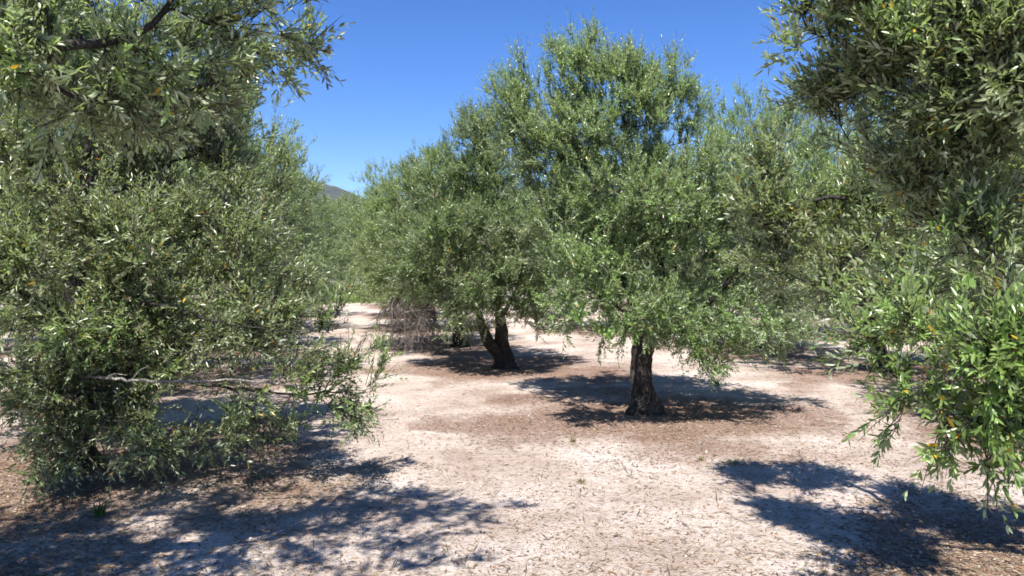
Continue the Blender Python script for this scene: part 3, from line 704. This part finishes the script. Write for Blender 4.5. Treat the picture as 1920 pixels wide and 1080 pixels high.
def blades(x, y, h, wdt, cols, lean=.35, origin=(0, 0, 0)):
    n = len(x); a = rng.random(n) * 2 * PI; z = gh(x, y) - .005
    b = np.stack([x, y, z], -1); s = np.stack([np.cos(a), np.sin(a), 0 * a], -1) * wdt[:, None]
    ld = np.stack([np.cos(a + 1.57 + rng.normal(0, .6, n)), np.sin(a + 1.57), 0 * a], -1) * (h * rng.uniform(.1, 2 * lean, n))[:, None]
    up = np.array([0, 0, 1.0])
    mid = b + up * (h * .6)[:, None] + ld * .35; tip = b + up * (h * .95)[:, None] + ld
    V = np.stack([b - s, b + s, mid + s * .8, mid - s * .8, tip], 1)
    i = np.arange(n)[:, None] * 5
    f = np.r_[(i + np.array([[0, 1, 2, 3]])).ravel(), (i + np.array([[3, 2, 4]])).ravel()]
    return V.reshape(-1, 3) - np.array(origin), f, np.r_[np.full(n, 4), np.full(n, 3)], np.repeat(cols, 5, 0)
# grass at the end of the path
n = 40000
gxx = -9.3 + rng.normal(0, 2.2, n); gyy = rng.uniform(32.5, 54, n)
cols = np.array([(.11, .22, .04), (.17, .28, .06), (.24, .26, .09)])[rng.integers(0, 3, n)]
V, f, t, c = blades(gxx, gyy, rng.uniform(.12, .55, n), rng.uniform(.006, .012, n), cols)
tag(mesh_obj('grass', V, f, t, GRASS, None, c), 'green grass growing across the far end of the path', 'grass', kind='stuff')
# far wood closing the view: one mass of foliage
n = 150000; a = rng.uniform(-1.0, 1.0, n); R_ = rng.uniform(62, 82, n); xx = np.sin(a) * R_; yy = np.cos(a) * R_
top = 3.0 + 2.6 * n2(xx, yy, .12, 3, 44); zz = rng.random(n) ** .8 * top
P = np.stack([xx, yy, zz], -1); A = norm(rng.normal(size=(n, 3))); Bn = norm(np.cross(A, rng.normal(size=(n, 3)))); sz = rng.uniform(.10, .22, n)[:, None]
V = np.stack([P - A * sz, P + Bn * sz * .35, P + A * sz, P - Bn * sz * .35], 1)
tag(mesh_obj('far_wood', V.reshape(-1, 3), np.arange(n * 4), np.full(n, 4), LEAF, None, np.repeat(np.stack([rng.random(n), np.full(n, .15), np.zeros(n), np.full(n, .1)], -1), 4, 0)), 'far grey green olive wood closing the view behind the grove', 'wood', kind='stuff')
# small weeds and tufts
WEEDS = [(182, 968, 'green', 'small green weed on the shaded soil at the bottom left'), (155, 885, 'green', 'green weed under the low left boughs'),
         (1318, 862, 'dry', 'sparse dry grass tuft on the soil in front of the middle tree'), (1378, 872, 'dry', 'yellowish dry tuft right of the sparse tuft before the middle tree'),
         (1090, 905, 'dry', 'flat tuft of dry straw in the sunny foreground'), (690, 770, 'green', 'green sprout by the path beside the low left boughs'),
         (1345, 722, 'green', 'little green sprout in the shade right of the middle trunk'), (1075, 830, 'dry', 'thin pale tuft at the edge of the brown litter'),
         (415, 800, 'green', 'leafy green sprout in the shade of the left boughs')]
for px, py, kind, lab in WEEDS:
    D = CH * F / (py - 500); x0 = (px - 960) / F * D; z0 = float(gh(x0, D)); n = 46 if kind == 'green' else 60
    xx = x0 + np.clip(rng.normal(0, .016, n), -.04, .04); yy = D + np.clip(rng.normal(0, .016, n), -.04, .04)
    cols = (np.array([(.08, .15, .035), (.12, .2, .05)]) if kind == 'green' else np.array([(.3, .25, .13), (.2, .2, .08), (.4, .34, .2)]))[rng.integers(0, 2, n)]
    V, f, t, c = blades(xx, yy, rng.uniform(.03, .10, n) * (1.2 if kind == 'green' else .7), rng.uniform(.002, .006, n) * (1.5 if kind == 'green' else .5), cols, .5, (x0, D, z0))
    o = mesh_obj('weed' if kind == 'green' else 'grass_tuft', V, f, t, GRASS, None, c); o.location = (x0, D, z0)
    tag(o, lab, 'weed' if kind == 'green' else 'grass tuft', 'weeds and tufts on the bare soil')

# ------------------------------------------------------------------ air
hv = np.array([(a, b, c) for a in (-2600, 2600) for b in (-400, 3600) for c in (-3, 290)], float)
hf = [(0, 1, 3, 2), (4, 6, 7, 5), (0, 4, 5, 1), (2, 3, 7, 6), (0, 2, 6, 4), (1, 5, 7, 3)]
hm, hnt, HN, HL = newmat('air'); pv = HN('ShaderNodeVolumePrincipled'); pv.inputs['Color'].default_value = (.80, .88, 1.0, 1); pv.inputs['Density'].default_value = .00006
HL(pv.outputs[0], HN('ShaderNodeOutputMaterial').inputs['Volume'])
tag(mesh_obj('haze', hv, np.array(hf).ravel(), np.full(6, 4), hm), kind='stuff')

# ------------------------------------------------------------------ light, sky, camera
EL = math.radians(60); AZ = math.atan2(-.2, -1)      # towards the sun: x=sin, y=cos
S = Vector((math.sin(AZ) * math.cos(EL), math.cos(AZ) * math.cos(EL), math.sin(EL)))
sun = bpy.data.lights.new('sun', 'SUN'); sun.energy = 5.0; sun.angle = math.radians(.53); sun.color = (1, .955, .88)
so = bpy.data.objects.new('sun', sun); so.rotation_euler = S.to_track_quat('Z', 'Y').to_euler(); COL.objects.link(so)
w = bpy.data.worlds.new('World'); SC.world = w; w.use_nodes = True; nt = w.node_tree
sky = nt.nodes.new('ShaderNodeTexSky'); sky.sky_type = 'NISHITA'; sky.sun_disc = False; sky.sun_elevation = EL; sky.sun_rotation = AZ
sky.altitude = 200; sky.air_density = .8; sky.dust_density = 0; sky.ozone_density = 5
bg = nt.nodes['Background']; bg.inputs[1].default_value = .092
hs = nt.nodes.new('ShaderNodeHueSaturation'); hs.inputs['Saturation'].default_value = 1.25; hs.inputs['Hue'].default_value = .511; nt.links.new(sky.outputs[0], hs.inputs['Color']); nt.links.new(hs.outputs[0], bg.inputs[0])
cam = bpy.data.cameras.new('camera'); cam.sensor_width = 36; cam.lens = F / 1920 * 36; cam.clip_end = 9000; cam.clip_start = .05
co = bpy.data.objects.new('camera', cam); co.location = (0, 0, CH); co.rotation_euler = (PI / 2 - PITCH, 0, 0); COL.objects.link(co); SC.camera = co
vs = SC.view_settings; vs.view_transform = 'Standard'; vs.look = 'None'; vs.exposure = 1.1; vs.gamma = 1
SC.render.engine = 'CYCLES'; cy = SC.cycles
cy.max_bounces = 6; cy.diffuse_bounces = 4; cy.transmission_bounces = 4; cy.glossy_bounces = 2; cy.transparent_max_bounces = 4
cy.caustics_reflective = False; cy.caustics_refractive = False; cy.use_denoising = True; cy.filter_width = 1.7
cy.sample_clamp_indirect = 6
